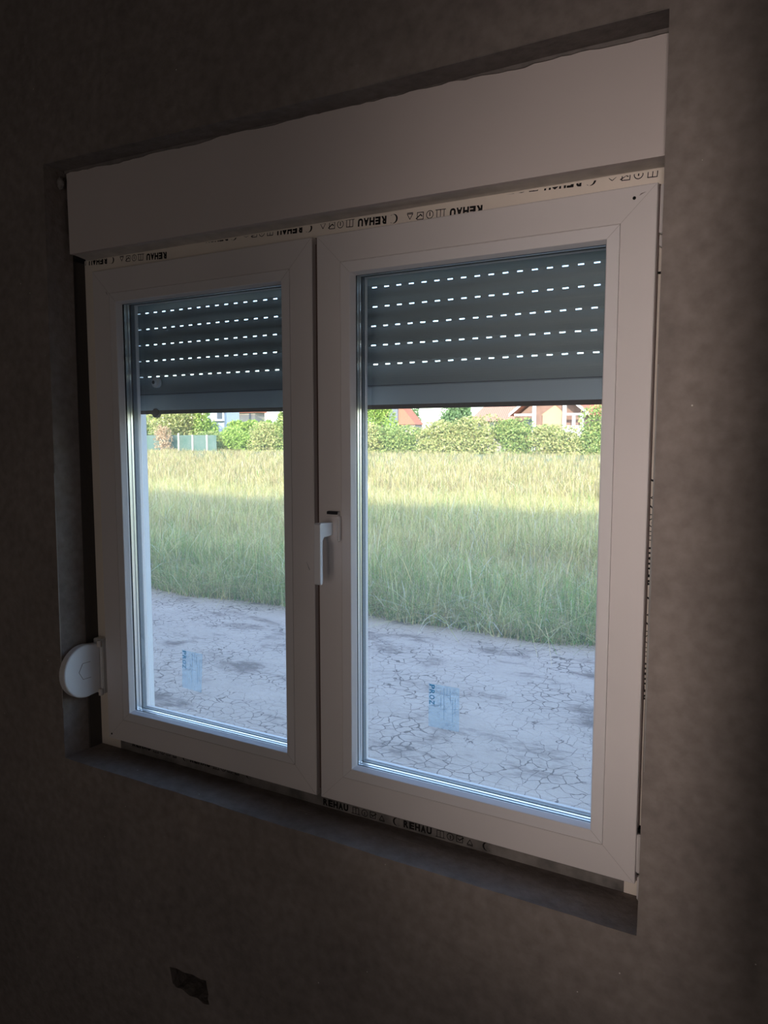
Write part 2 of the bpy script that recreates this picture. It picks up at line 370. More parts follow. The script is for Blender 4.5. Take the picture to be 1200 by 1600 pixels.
def ring(mb, x0, x1, z0, z1, prof):
    # profile (u, y) swept round a mitred rectangle; u measured inwards from the outer edge
    rings = []
    for u, y in prof:
        rings.append([mb.bm.verts.new(p) for p in ((x0 + u, y, z0 + u), (x1 - u, y, z0 + u), (x1 - u, y, z1 - u), (x0 + u, y, z1 - u))])
    n = len(prof)
    for i in range(n):
        A, B = rings[i], rings[(i + 1) % n]
        for k in range(4): mb.bm.faces.new((A[k], A[(k + 1) % 4], B[(k + 1) % 4], B[k]))
    return mb
for si, (a, b) in enumerate(sash_x):
    cx = (a + b) / 2
    s_ = MB()
    ring(s_, a, b, 0, H, [(0.0015, 0), (.0572, 0), (.0576, .0012), (.0580, .0012), (.0584, .020), (.066, .046), (.070, .0475), (.0792, .0585), (.0812, .0600), (.0812, .068), (.078, .072), (.030, .072), (.030, .0195), (0, .0195), (0, .0015)])
    sash = s_.build('sash', M['pvc'], win, label=('narrow looking white left sash' if si == 0 else 'white right sash with the handle'))
    rs = MB(); ring(rs, a, b, 0, H, [(-.0016, .0160), (.0035, .0160), (.0035, .0199), (-.0016, .0199)]); rs.build('rebate_seal', M['gasket_brown'], sash)
    bd = MB(); ring(bd, a, b, 0, H, [(.0586, .0002), (.0790, .0002), (.0802, .0012), (.0842, .0150), (.0842, .0175), (.0586, .0175)])
    bd.build('glazing_bead', M['bead'], sash)
    gk = MB(); ring(gk, a, b, 0, H, [(.070, .0177), (.0842, .0177), (.0842, .0218), (.070, .0218)])
    gk.build('gasket', M['gasket'], sash)
    g2 = MB(); ring(g2, a, b, 0, H, [(.070, .0462), (.0818, .0462), (.0812, .0500), (.0800, .0596), (.0788, .0580), (.0705, .0474)])
    g2.build('gasket', M['gasket_grey'], sash)
    for y0 in (.0222, .0420):
        MB().box(a + .070, b - .070, y0 + .0018, y0 + .002, .070, H - .070).build('glass_pane', M['glass'], sash)
    sp = MB(); ring(sp, a, b, 0, H, [(.070, .0246), (.0818, .0246), (.0822, .0300), (.0808, .0320), (.0808, .0336), (.0822, .0356), (.0818, .0412), (.070, .0412)])
    sp.build('spacer_bar', M['spacer'], sash)
    # mitre welds in the four corners, groove between sash and bead stays in the profile
    mi = MB()
    for cxx, sx in ((a, 1), (b, -1)):
        for czz, sz in ((0, 1), (H, -1)):
            p, q = Vector((cxx + sx * .002, 0, czz + sz * .002)), Vector((cxx + sx * .0795, 0, czz + sz * .0795))
            t = (q - p).normalized(); nn = Vector((-t.z, 0, t.x)) * .00028
            mi.prism([p - nn, q - nn, q + nn, p + nn], (0, -.00025, 0))
    mi.build('mitre_weld', M['weld'], sash)
    if si == 1:
        hb = MB(); hb.box(.7005, .7355, -.012, 0, .5705, .6275, .003).box(.7035, .7325, -.009, 0, .6268, .6345, .001)
        hb.build('handle_plate', M['pvc'], sash)
        MB().box(.7038, .7322, -.0094, -.0003, .6276, .6348, .001).build('handle_plate_gasket', M['gasket'], sash)
        hl = MB()
        # neck and flat lever as one L-shaped body
        prof = [(-.011, .6125), (-.056, .6145), (-.0595, .6115), (-.0600, .4905), (-.0575, .4865), (-.0515, .4870), (-.0500, .4920), (-.0495, .577), (-.0440, .5840), (-.011, .5855)]
        hl.prism([(.7060, y, z) for y, z in prof], (.0155, 0, 0))
        o = hl.build('handle_lever', M['winder'], sash)
        bv = o.modifiers.new('b', 'BEVEL'); bv.width = .0016; bv.segments = 2; bv.limit_method = 'ANGLE'
        # screw hole and knocks
        k = MB(); k.cyl((1.3115, -.0002, 1.1805), (0, 1, 0), .0028, .0006, 12); k.build('drain_hole', M['hole'], sash)
        k = MB(); k.prism([(1.319, -.0003, 1.183), (1.330, -.0003, 1.188), (1.322, -.0003, 1.1865)], (0, .0003, 0)); k.build('scuff', M['seam'], sash)
    else:
        k = MB(); k.prism([(.6450, -.0003, .521), (.6520, -.0003, .505), (.6535, -.0003, .5035), (.6490, -.0003, .513)], (0, .0003, 0)).cyl((.0125, -.0002, .0125), (0, 1, 0), .0026, .0006, 10)
        k.prism([(.048, -.0003, 1.148), (.0515, -.0003, 1.140), (.053, -.0003, 1.139), (.0495, -.0003, 1.1425)], (0, .0003, 0))
        k.build('scuff', M['hole'], sash)
    # clear maker's sticker on the inner pane
    if si == 1: q = [(.9285, .2915), (.9965, .2915), (.9965, .2015), (.9285, .2015)]
    else: q = [(.2490, .2660), (.3160, .2640), (.3090, .1660), (.2455, .1700)]
    yS = .0237
    P = [Vector((x, yS, z)) for x, z in q]
    st = MB(); st.prism(P, (0, -.0002, 0)); sto = st.build('sticker', M['sticker'], sash, label='clear bluish sticker on the glass')
    def sq(u, v):      # u across 0..1, v down 0..1
        t = P[0].lerp(P[1], u); bb = P[3].lerp(P[2], u); r = t.lerp(bb, v); return (r.x, r.z)
    vs, fs = spaced_word('PROZ', 1, 1, .02, .05)
    si_ = Ink(); si_.add(vs, fs, lambda u, v: sq(.03 + .17 * v, .02 + .46 * u))
    # letters face outwards along the sticker's left edge
    si_.build('sticker_lettering', yS - .0006, M['sticker_ink'], sash)
    fl = Ink()
    for u, v0, v1 in ((.40, .25, .52), (.50, .05, .80), (.60, .05, .22), (.70, .05, .33), (.78, .28, .80), (.86, .25, .60)):
        fl.add([sq(u, v0), sq(u + .018, v0), sq(u + .018, v1), sq(u, v1)], [(0, 1, 2, 3)], lambda a_, b_: (a_, b_))
    fl.build('fine_print', yS - .0006, M['sticker_line'], sash)
# rubber seal seen in the joint between the two sashes
MB().box(.6657, .6773, .0135, .0185, .012, 1.188).build('meeting_seal', M['gasket_brown'], frame)
# hinges at the right-hand edge
h = MB(); h.box(1.3525, 1.3715, -.002, .0195, 1.118, 1.196, .002).box(1.3525, 1.3715, .001, .0195, 1.098, 1.1165, .002); h.build('hinge', M['pvc'], win, label='white top hinge cover')
h = MB(); h.box(1.3495, 1.3705, -.002, .0195, .022, .094, .002).box(1.3515, 1.3705, .001, .0195, -.03, .016, .002); h.build('hinge', M['pvc'], win, label='white bottom hinge cover')
MB().box(1.3495, 1.3705, .004, .0195, .0950, .1010).box(1.3495, 1.3705, .006, .0195, .0165, .0215).box(1.350, 1.371, .012, .0198, 1.058, 1.0605).build('hinge_gap', M['hole'], win)
MB().box(.0, 1.35, .0905, .23, -.056, -.046).box(-.02, 1.37, .218, .23, -.085, -.046).build('window_sill', M['rail'], win)

# ------------------------------------------------------------------ roller shutter
sh = empty('roller_shutter', (.67, .13, 1.10), label='grey aluminium roller shutter lowered a third of the way outside the window', cat='roller shutter')
ys = .130; pitch = .0412
def slat(z0, xo, hh=.0345):
    m_ = MB()
    # curved sheet bulging outwards
    n = 8; th = .0008
    outer = [(ys + .0085 * math.sin(math.pi * i / n), z0 + hh * i / n) for i in range(n + 1)]
    inner = [(y - th, z) for y, z in outer]
    m_.prism([(.004, y, z) for y, z in inner + outer[::-1]], (1.336, 0, 0))
    # perforated link strip on top
    zt = z0 + hh
    m_.box(.004, 1.34, ys - .0008, ys, zt, zt + .0012).box(.004, 1.34, ys - .0008, ys, zt + .0038, zt + .0066)
    x = .004 + xo
    m_.box(.004, x, ys - .0008, ys, zt + .0012, zt + .0038)
    while x < 1.325:
        m_.box(x + .0118, min(x + .0300, 1.34), ys - .0008, ys, zt + .0012, zt + .0038); x += .0300
    return m_
for i in range(8):
    z0 = .9105 + i * pitch
    if z0 + pitch > 1.235: break
    (slat(z0 + .0005, rnd.uniform(.006, .022)) if i else slat(.9025, .013, .0430)).build('slat', M['alu'], sh)
bb = MB(); bb.prism([(.004, y, z) for y, z in ((ys - .004, .8600), (ys - .004, .8985), (ys - .001, .9015), (ys + .0, .9030), (ys + .008, .9030), (ys + .008, .8600))], (1.336, 0, 0)).build('bottom_bar', M['alu_bar'], sh)
MB().box(.006, 1.338, ys - .0022, ys + .002, .9008, .9030).build('seam', M['gasket_grey'], sh)
MB().box(.006, 1.338, ys - .003, ys + .007, .8505, .8600).build('rubber_strip', M['rubber'], sh)
kb = MB(); kb.cyl((.083, ys - .006, .932), (0, 1, 0), .0135, .009, 24).cyl((.083, ys - .013, .932), (0, 1, 0), .006, .008, 16); kb.build('stop_knob', M['rail'], sh)
MB().cyl((.083, ys - .0175, .932), (0, 1, 0), .0045, .0012, 16).build('stop_screw', M['gasket'], sh)
kb = MB(); kb.cyl((.075, ys - .001, .853), (0, 1, 0), .012, .010, 20); kb.build('stop_foot', M['rubber'], sh)
MB().box(-.03, .003, .1, .16, -.045, 1.2275).box(.0028, .030, .1, .112, -.045, 1.2275).build('guide_rail', M['rail'], sh)
MB().box(1.341, 1.374, .1, .16, -.045, 1.2275).box(1.314, 1.3412, .1, .112, -.045, 1.2275).build('guide_rail', M['rail'], sh)

# ------------------------------------------------------------------ shutter box over the window
bx = empty('shutter_box', (.66, -.035, 1.23), label='wide whitish shutter box cover panel above the window', cat='shutter box')
A, B = -.0355, 1.3665
MB().hexa([(A, -.035, 1.2395), (B, -.035, 1.2280), (B, -.023, 1.2280), (A, -.023, 1.2395), (A - .002, -.035, 1.435), (B, -.035, 1.4155), (B, -.023, 1.4155), (A - .002, -.023, 1.435)]).build('front_panel', M['boxfront'], bx)
MB().hexa([(A, -.0228, 1.2400), (B, -.0228, 1.2285), (B, .019, 1.2285), (A, .019, 1.2345), (A, -.0228, 1.42), (B, -.0228, 1.41), (B, .019, 1.41), (A, .019, 1.42)]).build('underside', M['boxedge'], bx)
MB().box(-.045, 1.40, .0192, .157, 1.2350, 1.41).build('housing', M['boxedge'], bx)
# rough plaster lapping from the lintel on to the panel
bm = MB(); n = 90; pts = []
for i in range(n + 1):
    t = i / n; x = A - .004 + (B + .004 - A) * t
    zt = 1.4375 - .021 * min(1, t * 1.25) + .0
    low = 1.4315 - .0185 * t + .0012 * math.sin(t * 37) + rnd.uniform(-.0016, .0016) - .003 * max(0, math.sin(t * 9)) 
    pts.append((x, zt, low))
for (xa, ta, la), (xb, tb, lb) in zip(pts, pts[1:]):
    bm.hexa([(xa, -.0385, la), (xb, -.0385, lb), (xb, -.034, lb), (xa, -.034, la), (xa, -.0395, ta + .004), (xb, -.0395, tb + .004), (xb, -.034, tb + .004), (xa, -.034, ta + .004)])
bmesh.ops.remove_doubles(bm.bm, verts=bm.bm.verts, dist=1e-5)
bm.build('plaster_lap', M['plaster_mid'], wf)
# skimmed soffit of the lintel
bm = MB()
for (xa, za), (xb, zb) in zip(lint, lint[1:]):
    bm.hexa([(xa, -.0935, za - .001), (xb, -.0935, zb - .001), (xb, -.036, zb - .001), (xa, -.036, za - .001), (xa, -.0935, za + .0005), (xb, -.0935, zb + .0005), (xb, -.036, zb + .0005), (xa, -.036, za + .0005)])
bm.build('lintel_soffit', M['plaster_mid'], wf)
# torn plaster lump at the upper left corner
m_ = MB(); bmesh.ops.create_icosphere(m_.bm, subdivisions=3, radius=.012, matrix=Matrix.Translation((-.041, -.050, 1.405)) @ Matrix.Diagonal((.8, .6, 1.2, 1)))
for v in m_.bm.verts: v.co += Vector((rnd.uniform(-1, 1), rnd.uniform(-1, 1), rnd.uniform(-1, 1))) * .0016
m_.build('mortar_lump', M['plaster_light'], wf, smooth=True)

# ------------------------------------------------------------------ strap winder
wd = empty('strap_winder', (-.02, -.045, .187), label='round white plastic shutter strap winder at the left reveal beside the sash', cat='strap winder')
prof = []
for i in range(25):
    t = R(78 + (282 - 78) * i / 24); prof.append((-.044 + .0680 * math.cos(t), .1880 + .0690 * math.sin(t)))
prof += [(-.006, .123), (-.001, .128), (-.001, .248), (-.006, .252)]
c = MB(); c.prism([(-.0435, y, z) for y, z in prof], (.0225, 0, 0)); o = c.build('housing', M['winder'], wd)
bv = o.modifiers.new('b', 'BEVEL'); bv.width = .004; bv.segments = 3; bv.limit_method = 'ANGLE'; bv.angle_limit = R(50)
hx = [(-.044 + .024 * math.cos(R(a)), .190 + .024 * math.sin(R(a))) for a in (60, 120, 180, 240, 300)]
c = MB()
for (ya, za), (yb, zb) in zip(hx[:-1], hx[1:]): c.tube([(-.0208, ya, za), (-.0208, yb, zb)], .0006, 6)
c.build('embossed_line', M['seam'], wd)
MB().box(-.046, -.012, -.0010, .0195, .116, .262, .002).build('mounting_plate', M['rail'], wd)
for zz in (.252, .122): MB().cyl((-.018, -.0045, zz), (0, 0, 1), .006, .017, 16).build('pivot', M['boxedge'], wd)

# ------------------------------------------------------------------ outdoors: ground
GZ = -1.1
def dirt_mat():
    m = bpy.data.materials.new('cracked_clay'); m.use_nodes = True; N = m.node_tree; L = N.links; B = N.nodes['Principled BSDF']
    B.inputs['Roughness'].default_value = .95; B.inputs['Specular IOR Level'].default_value = .1
    tc = N.nodes.new('ShaderNodeTexCoord')
    nz = N.nodes.new('ShaderNodeTexNoise'); nz.inputs['Scale'].default_value = 3; nz.inputs['Detail'].default_value = 5; L.new(tc.outputs['Object'], nz.inputs['Vector'])
    mxv = N.nodes.new('ShaderNodeMixRGB'); mxv.blend_type = 'ADD'; mxv.inputs[0].default_value = .22; L.new(tc.outputs['Object'], mxv.inputs[1]); L.new(nz.outputs['Color'], mxv.inputs[2])
    v = N.nodes.new('ShaderNodeTexVoronoi'); v.feature = 'DISTANCE_TO_EDGE'; v.inputs['Scale'].default_value = 11; L.new(mxv.outputs[0], v.inputs['Vector'])
    msk = N.nodes.new('ShaderNodeTexNoise'); msk.inputs['Scale'].default_value = 2.1; L.new(tc.outputs['Object'], msk.inputs['Vector'])
    th = N.nodes.new('ShaderNodeMath'); th.operation = 'MULTIPLY_ADD'; th.inputs[1].default_value = .11; th.inputs[2].default_value = -.036; L.new(msk.outputs['Fac'], th.inputs[0])
    cr = N.nodes.new('ShaderNodeMath'); cr.operation = 'LESS_THAN'; L.new(v.outputs['Distance'], cr.inputs[0]); L.new(th.outputs[0], cr.inputs[1])
    n1 = N.nodes.new('ShaderNodeTexNoise'); n1.inputs['Scale'].default_value = 1.7; n1.inputs['Detail'].default_value = 10; n1.inputs['Roughness'].default_value = .68
    mp = N.nodes.new('ShaderNodeMapping'); mp.inputs['Scale'].default_value = (.8, 1.5, 1); L.new(tc.outputs['Object'], mp.inputs[0]); L.new(mp.outputs[0], n1.inputs['Vector'])
    r = N.nodes.new('ShaderNodeValToRGB'); e = r.color_ramp.elements
    e[0].position = .36; e[0].color = (.24, .19, .17, 1); e[1].position = .46; e[1].color = (.56, .465, .40, 1); e2 = r.color_ramp.elements.new(.7); e2.color = (.65, .54, .465, 1)
    L.new(n1.outputs['Fac'], r.inputs[0])
    mc = N.nodes.new('ShaderNodeMixRGB'); L.new(cr.outputs[0], mc.inputs[0]); L.new(r.outputs[0], mc.inputs[1]); mc.inputs[2].default_value = (.20, .16, .145, 1)
    L.new(mc.outputs[0], B.inputs['Base Color'])
    bu = N.nodes.new('ShaderNodeBump'); bu.inputs['Distance'].default_value = .05; n3 = N.nodes.new('ShaderNodeTexNoise'); n3.inputs['Scale'].default_value = 5; n3.inputs['Detail'].default_value = 10; n3.inputs['Roughness'].default_value = .65
    L.new(tc.outputs['Object'], n3.inputs['Vector']); L.new(n3.outputs['Fac'], bu.inputs['Height']); L.new(bu.outputs[0], B.inputs['Normal'])
    return m
def edge_y(x): return 5.42 + .09 * math.sin(x * 1.7) + .05 * math.sin(x * 4.3 + 1) + (.012 * (x + 3))
bm = bmesh.new(); xs = [-14 + i * .25 for i in range(100)]
prev = None
for x in xs:
    a = bm.verts.new((x, .32, GZ)); b = bm.verts.new((x, edge_y(x) + .5, GZ))
    if prev: bm.faces.new((prev[0], a, b, prev[1]))
    prev = (a, b)
bm_obj('ground', bm, dirt_mat(), kind='structure')
M['soil'] = mat('field_soil', (.34, .34, .20), .95, .05, noise=.8, col2=(.22, .26, .12))
bm = MB(); bm.box(-260, 160, 5.3, 260, GZ - .2, GZ - .01).build('field_soil', M['soil'], kind='structure')

# ------------------------------------------------------------------ big meshes from numpy
def np_mesh(name, verts, quads, colors, m, parent=None, **k):
    me = bpy.data.meshes.new(name)
    nv, nq = len(verts), len(quads)
    me.vertices.add(nv); me.vertices.foreach_set('co', verts.astype(np.float32).ravel())
    me.loops.add(nq * 4); me.loops.foreach_set('vertex_index', quads.astype(np.int32).ravel())
    me.polygons.add(nq); me.polygons.foreach_set('loop_start', np.arange(0, nq * 4, 4, dtype=np.int32))
    try: me.polygons.foreach_set('loop_total', np.full(nq, 4, dtype=np.int32))
    except Exception: pass
    me.update(calc_edges=True)
    a = me.color_attributes.new('tone', 'FLOAT_COLOR', 'POINT')
    a.data.foreach_set('color', np.concatenate([colors, np.ones((nv, 1))], 1).astype(np.float32).ravel())
    return link(name, me, m, parent, **k)
rg = np.random.default_rng(11)
def fieldnoise(x, y, s):
    return (np.sin(x * s + 1.3 * np.sin(y * s * .7)) + np.sin(y * s * 1.3 + 2 * np.sin(x * s * .45 + 1)) + np.sin((x + y) * s * .6 + 2)) / 3
def grass(name, n, y0, y1, hlo, hhi, wlo, whi, palette, probs_fn, label, droop=.45, smin=-1.45, smax=.32, power=1.0):
    u = rg.random(n)
    Y = 1 / ((1 - u) / y0 ** power + u / y1 ** power) ** (1 / power) if power else y0 + (y1 - y0) * u
    X = 1.59 + (Y + 1.33) * (smin + (smax - smin) * rg.random(n))
    if y0 < 6: Y = Y + (5.42 + .09 * np.sin(X * 1.7) + .05 * np.sin(X * 4.3 + 1) + .012 * (X + 3)) - y0
    # blades gather in tufts: each takes the centre, height and lean of its tuft
    nt_ = max(1, n // 14); k = rg.integers(0, nt_, n); sc = (Y[k] ** .5) * .028
    r_ = rg.normal(size=(n, 2)) * sc[:, None]
    tx, ty = X[k], Y[k]; X = tx + r_[:, 0]; Y = ty + np.abs(r_[:, 1]) * np.where(ty < 6, 1, np.sign(r_[:, 1]))
    th_h = rg.uniform(.62, 1.25, nt_)[k]; th_l = rg.uniform(0, 2 * np.pi, nt_)[k]; t_c = rg.uniform(.72, 1.25, nt_)[k]
    hgt = rg.uniform(hlo, hhi, n) * th_h * (1 + .22 * fieldnoise(X, Y, 1.1))
    if y0 < 6: hgt *= np.clip(.5 + (Y - 5.4) * .5, .5, 1)
    wd_ = rg.uniform(wlo, whi, n)
    th = np.where(rg.random(n) < .55, th_l + rg.normal(size=n) * .5, rg.uniform(0, 2 * np.pi, n)); dr = rg.uniform(.05, 1, n) ** 1.5 * droop * 2 * hgt
    dx, dy = np.cos(th), np.sin(th); px, py = -dy, dx
    ph = rg.uniform(0, np.pi, n); px, py = np.cos(ph), np.sin(ph)
    T = [0, .4, .75, 1.0]; V = []
    for t in T:
        ox = dx * dr * t ** 2.2; oy = dy * dr * t ** 2.2; oz = hgt * (t - .28 * (dr / hgt) * t ** 3)
        ww = wd_ * (1 - t * .85) / 2
        V.append(np.stack([X + ox - px * ww, Y + oy - py * ww, GZ + oz], 1)); V.append(np.stack([X + ox + px * ww, Y + oy + py * ww, GZ + oz], 1))
    V = np.stack(V, 1).reshape(-1, 3)
    b = (np.arange(n) * 8)[:, None, None]
    q = np.array([[0, 1, 3, 2], [2, 3, 5, 4], [4, 5, 7, 6]])[None]
    Q = (b + q).reshape(-1, 4)
    pal = np.array(palette); pr = probs_fn(X, Y); cum = np.cumsum(pr, 1); cum /= cum[:, -1:]
    idx = (rg.random(n)[:, None] > cum).sum(1).clip(0, len(pal) - 1)
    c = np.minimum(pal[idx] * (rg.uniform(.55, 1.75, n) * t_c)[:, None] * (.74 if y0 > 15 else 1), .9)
    np_mesh(name, V, Q, np.repeat(c, 8, 0), M['blade'], label=label[0], cat='grass', kind='stuff')
straw = (.66, .52, .27); pale = (.58, .52, .22); green = (.21, .37, .10); olive = (.40, .40, .14); white = (.82, .70, .46)
def pnear(X, Y):
    g = np.clip(1.3 - (Y - 5.4) * .5, 0, 1) + .5 * (fieldnoise(X, Y, 1.7) > .2)
    return np.stack([.9 + 0 * X, .9 + 0 * X, .25 + 1.6 * g, .7 + 0 * X, .45 + .3 * (fieldnoise(X + 5, Y, .9) > .3)], 1)
def pmid(X, Y):
    f = fieldnoise(X, Y, .35)
    return np.stack([1 + .5 * f, 1.1 + 0 * X, .35 - .2 * f, .8 + 0 * X, .5 + .3 * f], 1)
def pfar(X, Y):
    f = fieldnoise(X, Y, .12)
    return np.stack([1.5 + .5 * f, 1.6 + 0 * X, .25 + 0 * X, .7 + 0 * X, .9 + 0 * X], 1)
PAL = [straw, pale, green, olive, white]
grass('edge_grass', 135000, 5.4, 10.0, .30, .66, .004, .010, PAL, pnear, ['tangled green and straw-coloured grass along the edge of the bare earth'], 1.1)
grass('meadow_grass', 185000, 8.5, 26, .40, .66, .006, .016, PAL, pmid, ['tall pale grass in the shaded middle of the meadow'], .8)
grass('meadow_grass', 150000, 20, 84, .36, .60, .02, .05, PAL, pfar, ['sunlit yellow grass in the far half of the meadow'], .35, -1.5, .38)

grass('seeding_stalks', 12000, 5.4, 16, .42, .80, .009, .017, PAL, lambda X, Y: np.stack([1.6 + 0 * X, .6 + 0 * X, .25 + 0 * X, .2 + 0 * X, 1.8 + 0 * X], 1), ['bleached long bent stalks standing out of the shaded grass'], 1.6)

grass('green_tufts', 16000, 5.4, 7.0, .26, .50, .007, .013, PAL, lambda X, Y: np.stack([.25 + 0 * X, .5 + 0 * X, 2.2 + 0 * X, .6 + 0 * X, .1 + 0 * X], 1), ['fresh green tufts spilling over the edge of the bare earth'], 1.5)

# ------------------------------------------------------------------ shrubs and trees
def leaves(n, c, r, size, pal, seed, lumps=13):
    g = np.random.default_rng(seed)
    ce = g.normal(size=(lumps, 3)); ce /= np.linalg.norm(ce, axis=1)[:, None]; ce *= g.uniform(.25, .62, (lumps, 1)); ce[:, 2] = g.uniform(-.62, .62, lumps)
    rr = g.uniform(.38, .6, lumps)
    k = g.integers(0, lumps, n); v = g.normal(size=(n, 3)); v /= np.linalg.norm(v, axis=1)[:, None]
    P = ce[k] + v * (rr[k] * g.uniform(.75, 1.05, n))[:, None]
    P = P * np.array(r) + np.array(c)
    P[:, 2] = np.maximum(P[:, 2], GZ + .05)
    a = g.normal(size=(n, 3)); a /= np.linalg.norm(a, axis=1)[:, None]; b = np.cross(a, g.normal(size=(n, 3))); b /= np.linalg.norm(b, axis=1)[:, None]
    s = (g.uniform(.6, 1.2, n) * size)[:, None]
    V = np.stack([P - a * s, P - b * s * .55, P + a * s, P + b * s * .55], 1).reshape(-1, 3)
    Q = np.arange(n * 4).reshape(-1, 4)
    pal = np.array(pal); col = pal[g.integers(0, len(pal), n)] * g.uniform(.75, 1.25, n)[:, None]
    return V, Q, np.repeat(col, 4, 0)
G1 = [(.36, .45, .16), (.46, .52, .20), (.26, .38, .13)]; G2 = [(.48, .50, .21), (.57, .55, .27), (.38, .45, .18)]; G3 = [(.20, .33, .15), (.26, .40, .18), (.16, .27, .12)]
G4 = [(.34, .50, .12), (.42, .56, .16)]; RD = [(.60, .42, .28), (.66, .52, .36), (.50, .40, .26)]
def plant(name, cat, x, y, rx, ry, top, pal, label, n=2600, size=.2, trunk=.12, low=None, group=None):
    if cat == 'tree': low = max(low if low is not None else GZ, GZ)
    base = GZ
    t = empty(name, (x, y, base), label=label, cat=cat, group=group)
    lowz = base - .1 if low is None else low
    rz = (top - lowz) / 1.75; cz = lowz + rz * .72
    V, Q, C = leaves(n, (x, y, cz), (rx * 1.05, ry, rz), size, pal, seed=int(abs(x * 31 + y * 7)))
    np_mesh('foliage', V, Q, C, M['leaf'], t)
    st = MB(); st.tube([(x, y, base), (x + .1, y, (base + cz) / 2), (x, y, cz)], [trunk, trunk * .8, trunk * .4], 7)
    for a in (0.7, 2.6, 4.6): st.tube([(x, y, (base + cz) / 2), (x + math.cos(a) * rx * .5, y + math.sin(a) * ry * .4, cz + rz * .3)], [trunk * .6, trunk * .2], 5)
    st.build('trunk', M['bark'], t, smooth=True)
M['bark'] = mat('bark', (.30, .24, .18), .9, .1)
SHR = 'shrubs along the far side of the meadow'; TRE = 'trees at the far side of the meadow'
PL = [
 ('tree', 'tree', -97.5, 90, 5.5, 4, 8.0, G1, 'green tree at the far left end of the meadow fence', 5200, .26, .3, 0, TRE),
 ('tree', 'tree', -87.5, 88, 6.4, 4.5, 8.5, G2, 'big yellow-green tree behind the green fence left of the white house', 12000, .24, .3, -.3, TRE),
 ('tree', 'tree', -83.2, 90, 2.3, 3, 6.6, G4, 'bright green tree touching the left corner of the white house', 4400, .22, .25, -.2, TRE),
 ('withered_shrub', 'shrub', -82.4, 80.5, 1.9, 1.2, 2.7, RD, 'withered reddish-tan shrub in front of the green fence', 1700, .15, .08, None, None),
 ('shrub', 'shrub', -77.2, 86, 3.4, 2, 2.0, G1, 'low green shrub below the white house windows', 4600, .19, .1, None, SHR),
 ('shrub', 'shrub', -72.6, 86, 3.6, 2, 2.5, G4, 'bright green shrub in front of the trimmed hedge', 4800, .19, .1, None, SHR),
 ('shrub', 'shrub', -68.0, 86.5, 3.9, 2, 3.4, G2, 'pale green shrub below the narrow white house end', 5600, .2, .1, None, SHR),
 ('tree', 'tree', -63.4, 87, 3.6, 2.5, 5.6, G1, 'round green tree at the right edge of the view through the left pane', 6200, .22, .16, -.9, TRE),
 ('shrub', 'shrub', -58, 86.5, 4.2, 2.2, 3.8, G2, 'green shrub hidden behind the middle stiles of the window', 5000, .2, .1, None, SHR),
 ('tree', 'tree', -52.4, 92, 3.2, 2.5, 8.0, G4, 'bright green tree left of the grey block house', 5200, .24, .22, 0, TRE),
 ('shrub', 'shrub', -50.6, 86, 3.8, 2, 3.0, G2, 'yellowish shrub in front of the grey block house', 5600, .19, .1, None, SHR),
 ('shrub', 'shrub', -45.2, 86, 4.2, 2, 2.4, G1, 'low green shrub below the gap of open sky', 5600, .19, .1, None, SHR),
 ('tree', 'tree', -39.4, 90, 3.2, 2.5, 6.6, G3, 'dark green tree left of the old tiled roof', 6800, .2, .2, -.6, TRE),
 ('shrub', 'shrub', -40.2, 85, 4.2, 1.8, 2.9, G2, 'dry olive shrub at the foot of the dark green tree', 5600, .19, .1, None, SHR),
 ('shrub', 'shrub', -35.0, 85.5, 4.0, 2, 3.5, G2, 'pale olive shrub below the old tiled roof', 6000, .19, .1, None, SHR),
 ('shrub', 'shrub', -29.8, 86, 4.0, 2, 3.4, G1, 'green shrub below the white posts of the gabled house', 6000, .19, .1, None, SHR),
 ('shrub', 'shrub', -25.0, 85.5, 3.8, 2, 2.5, G2, 'low olive shrub below the white balcony wall of the gabled house', 5600, .19, .1, None, SHR),
 ('tree', 'tree', -19.4, 86, 3.4, 2, 5.0, G1, 'green tree at the right edge of the view through the right pane', 5600, .2, .15, -.9, TRE),
 ('tree', 'tree', -12.0, 86, 4.5, 3, 4.4, G2, 'pale green tree beyond the right edge of the view', 4400, .22, .2, -.8, TRE),
 ('shrub', 'shrub', -5.0, 86, 4.6, 2.4, 3.4, G1, 'green shrub well to the right of the pale green tree', 4000, .22, .1, None, SHR),
 ('shrub', 'shrub', 3.0, 86, 4.8, 2.4, 2.8, G2, 'olive shrub second from the right end of the far hedge line', 4000, .22, .1, None, SHR),
 ('tree', 'tree', 12.0, 87, 5.5, 3, 6.0, G3, 'dark green tree at the right end of the far hedge line', 4600, .24, .2, 0, TRE),
 ('tree', 'tree', -65.6, 126, 2.7, 3, 7.6, G3, 'distant dark green tree showing right of the red roof', 4000, .26, .3, 0, TRE),
]
for a in PL: plant(*a)
# trimmed hedge
t = empty('trimmed_hedge', (-77, 95, GZ), label='dense bright green clipped hedge between the white house and the red-roofed house', cat='hedge')
g = np.random.default_rng(5); n = 5000
P = np.stack([g.uniform(-82.5, -70.5, n), g.uniform(94.3, 96.0, n), g.uniform(GZ, 3.5, n)], 1); P[:, 2] += .3 * np.sin(P[:, 0] * 2)
a = g.normal(size=(n, 3)); a /= np.linalg.norm(a, axis=1)[:, None]; b = np.cross(a, g.normal(size=(n, 3))); b /= np.linalg.norm(b, axis=1)[:, None]; s = .24
V = np.stack([P - a * s, P - b * s * .6, P + a * s, P + b * s * .6], 1).reshape(-1, 3)
C = np.repeat(np.array(G4)[g.integers(0, 2, n)] * g.uniform(.8, 1.15, n)[:, None], 4, 0)
np_mesh('foliage', V, np.arange(n * 4).reshape(-1, 4), C, M['leaf'], t)

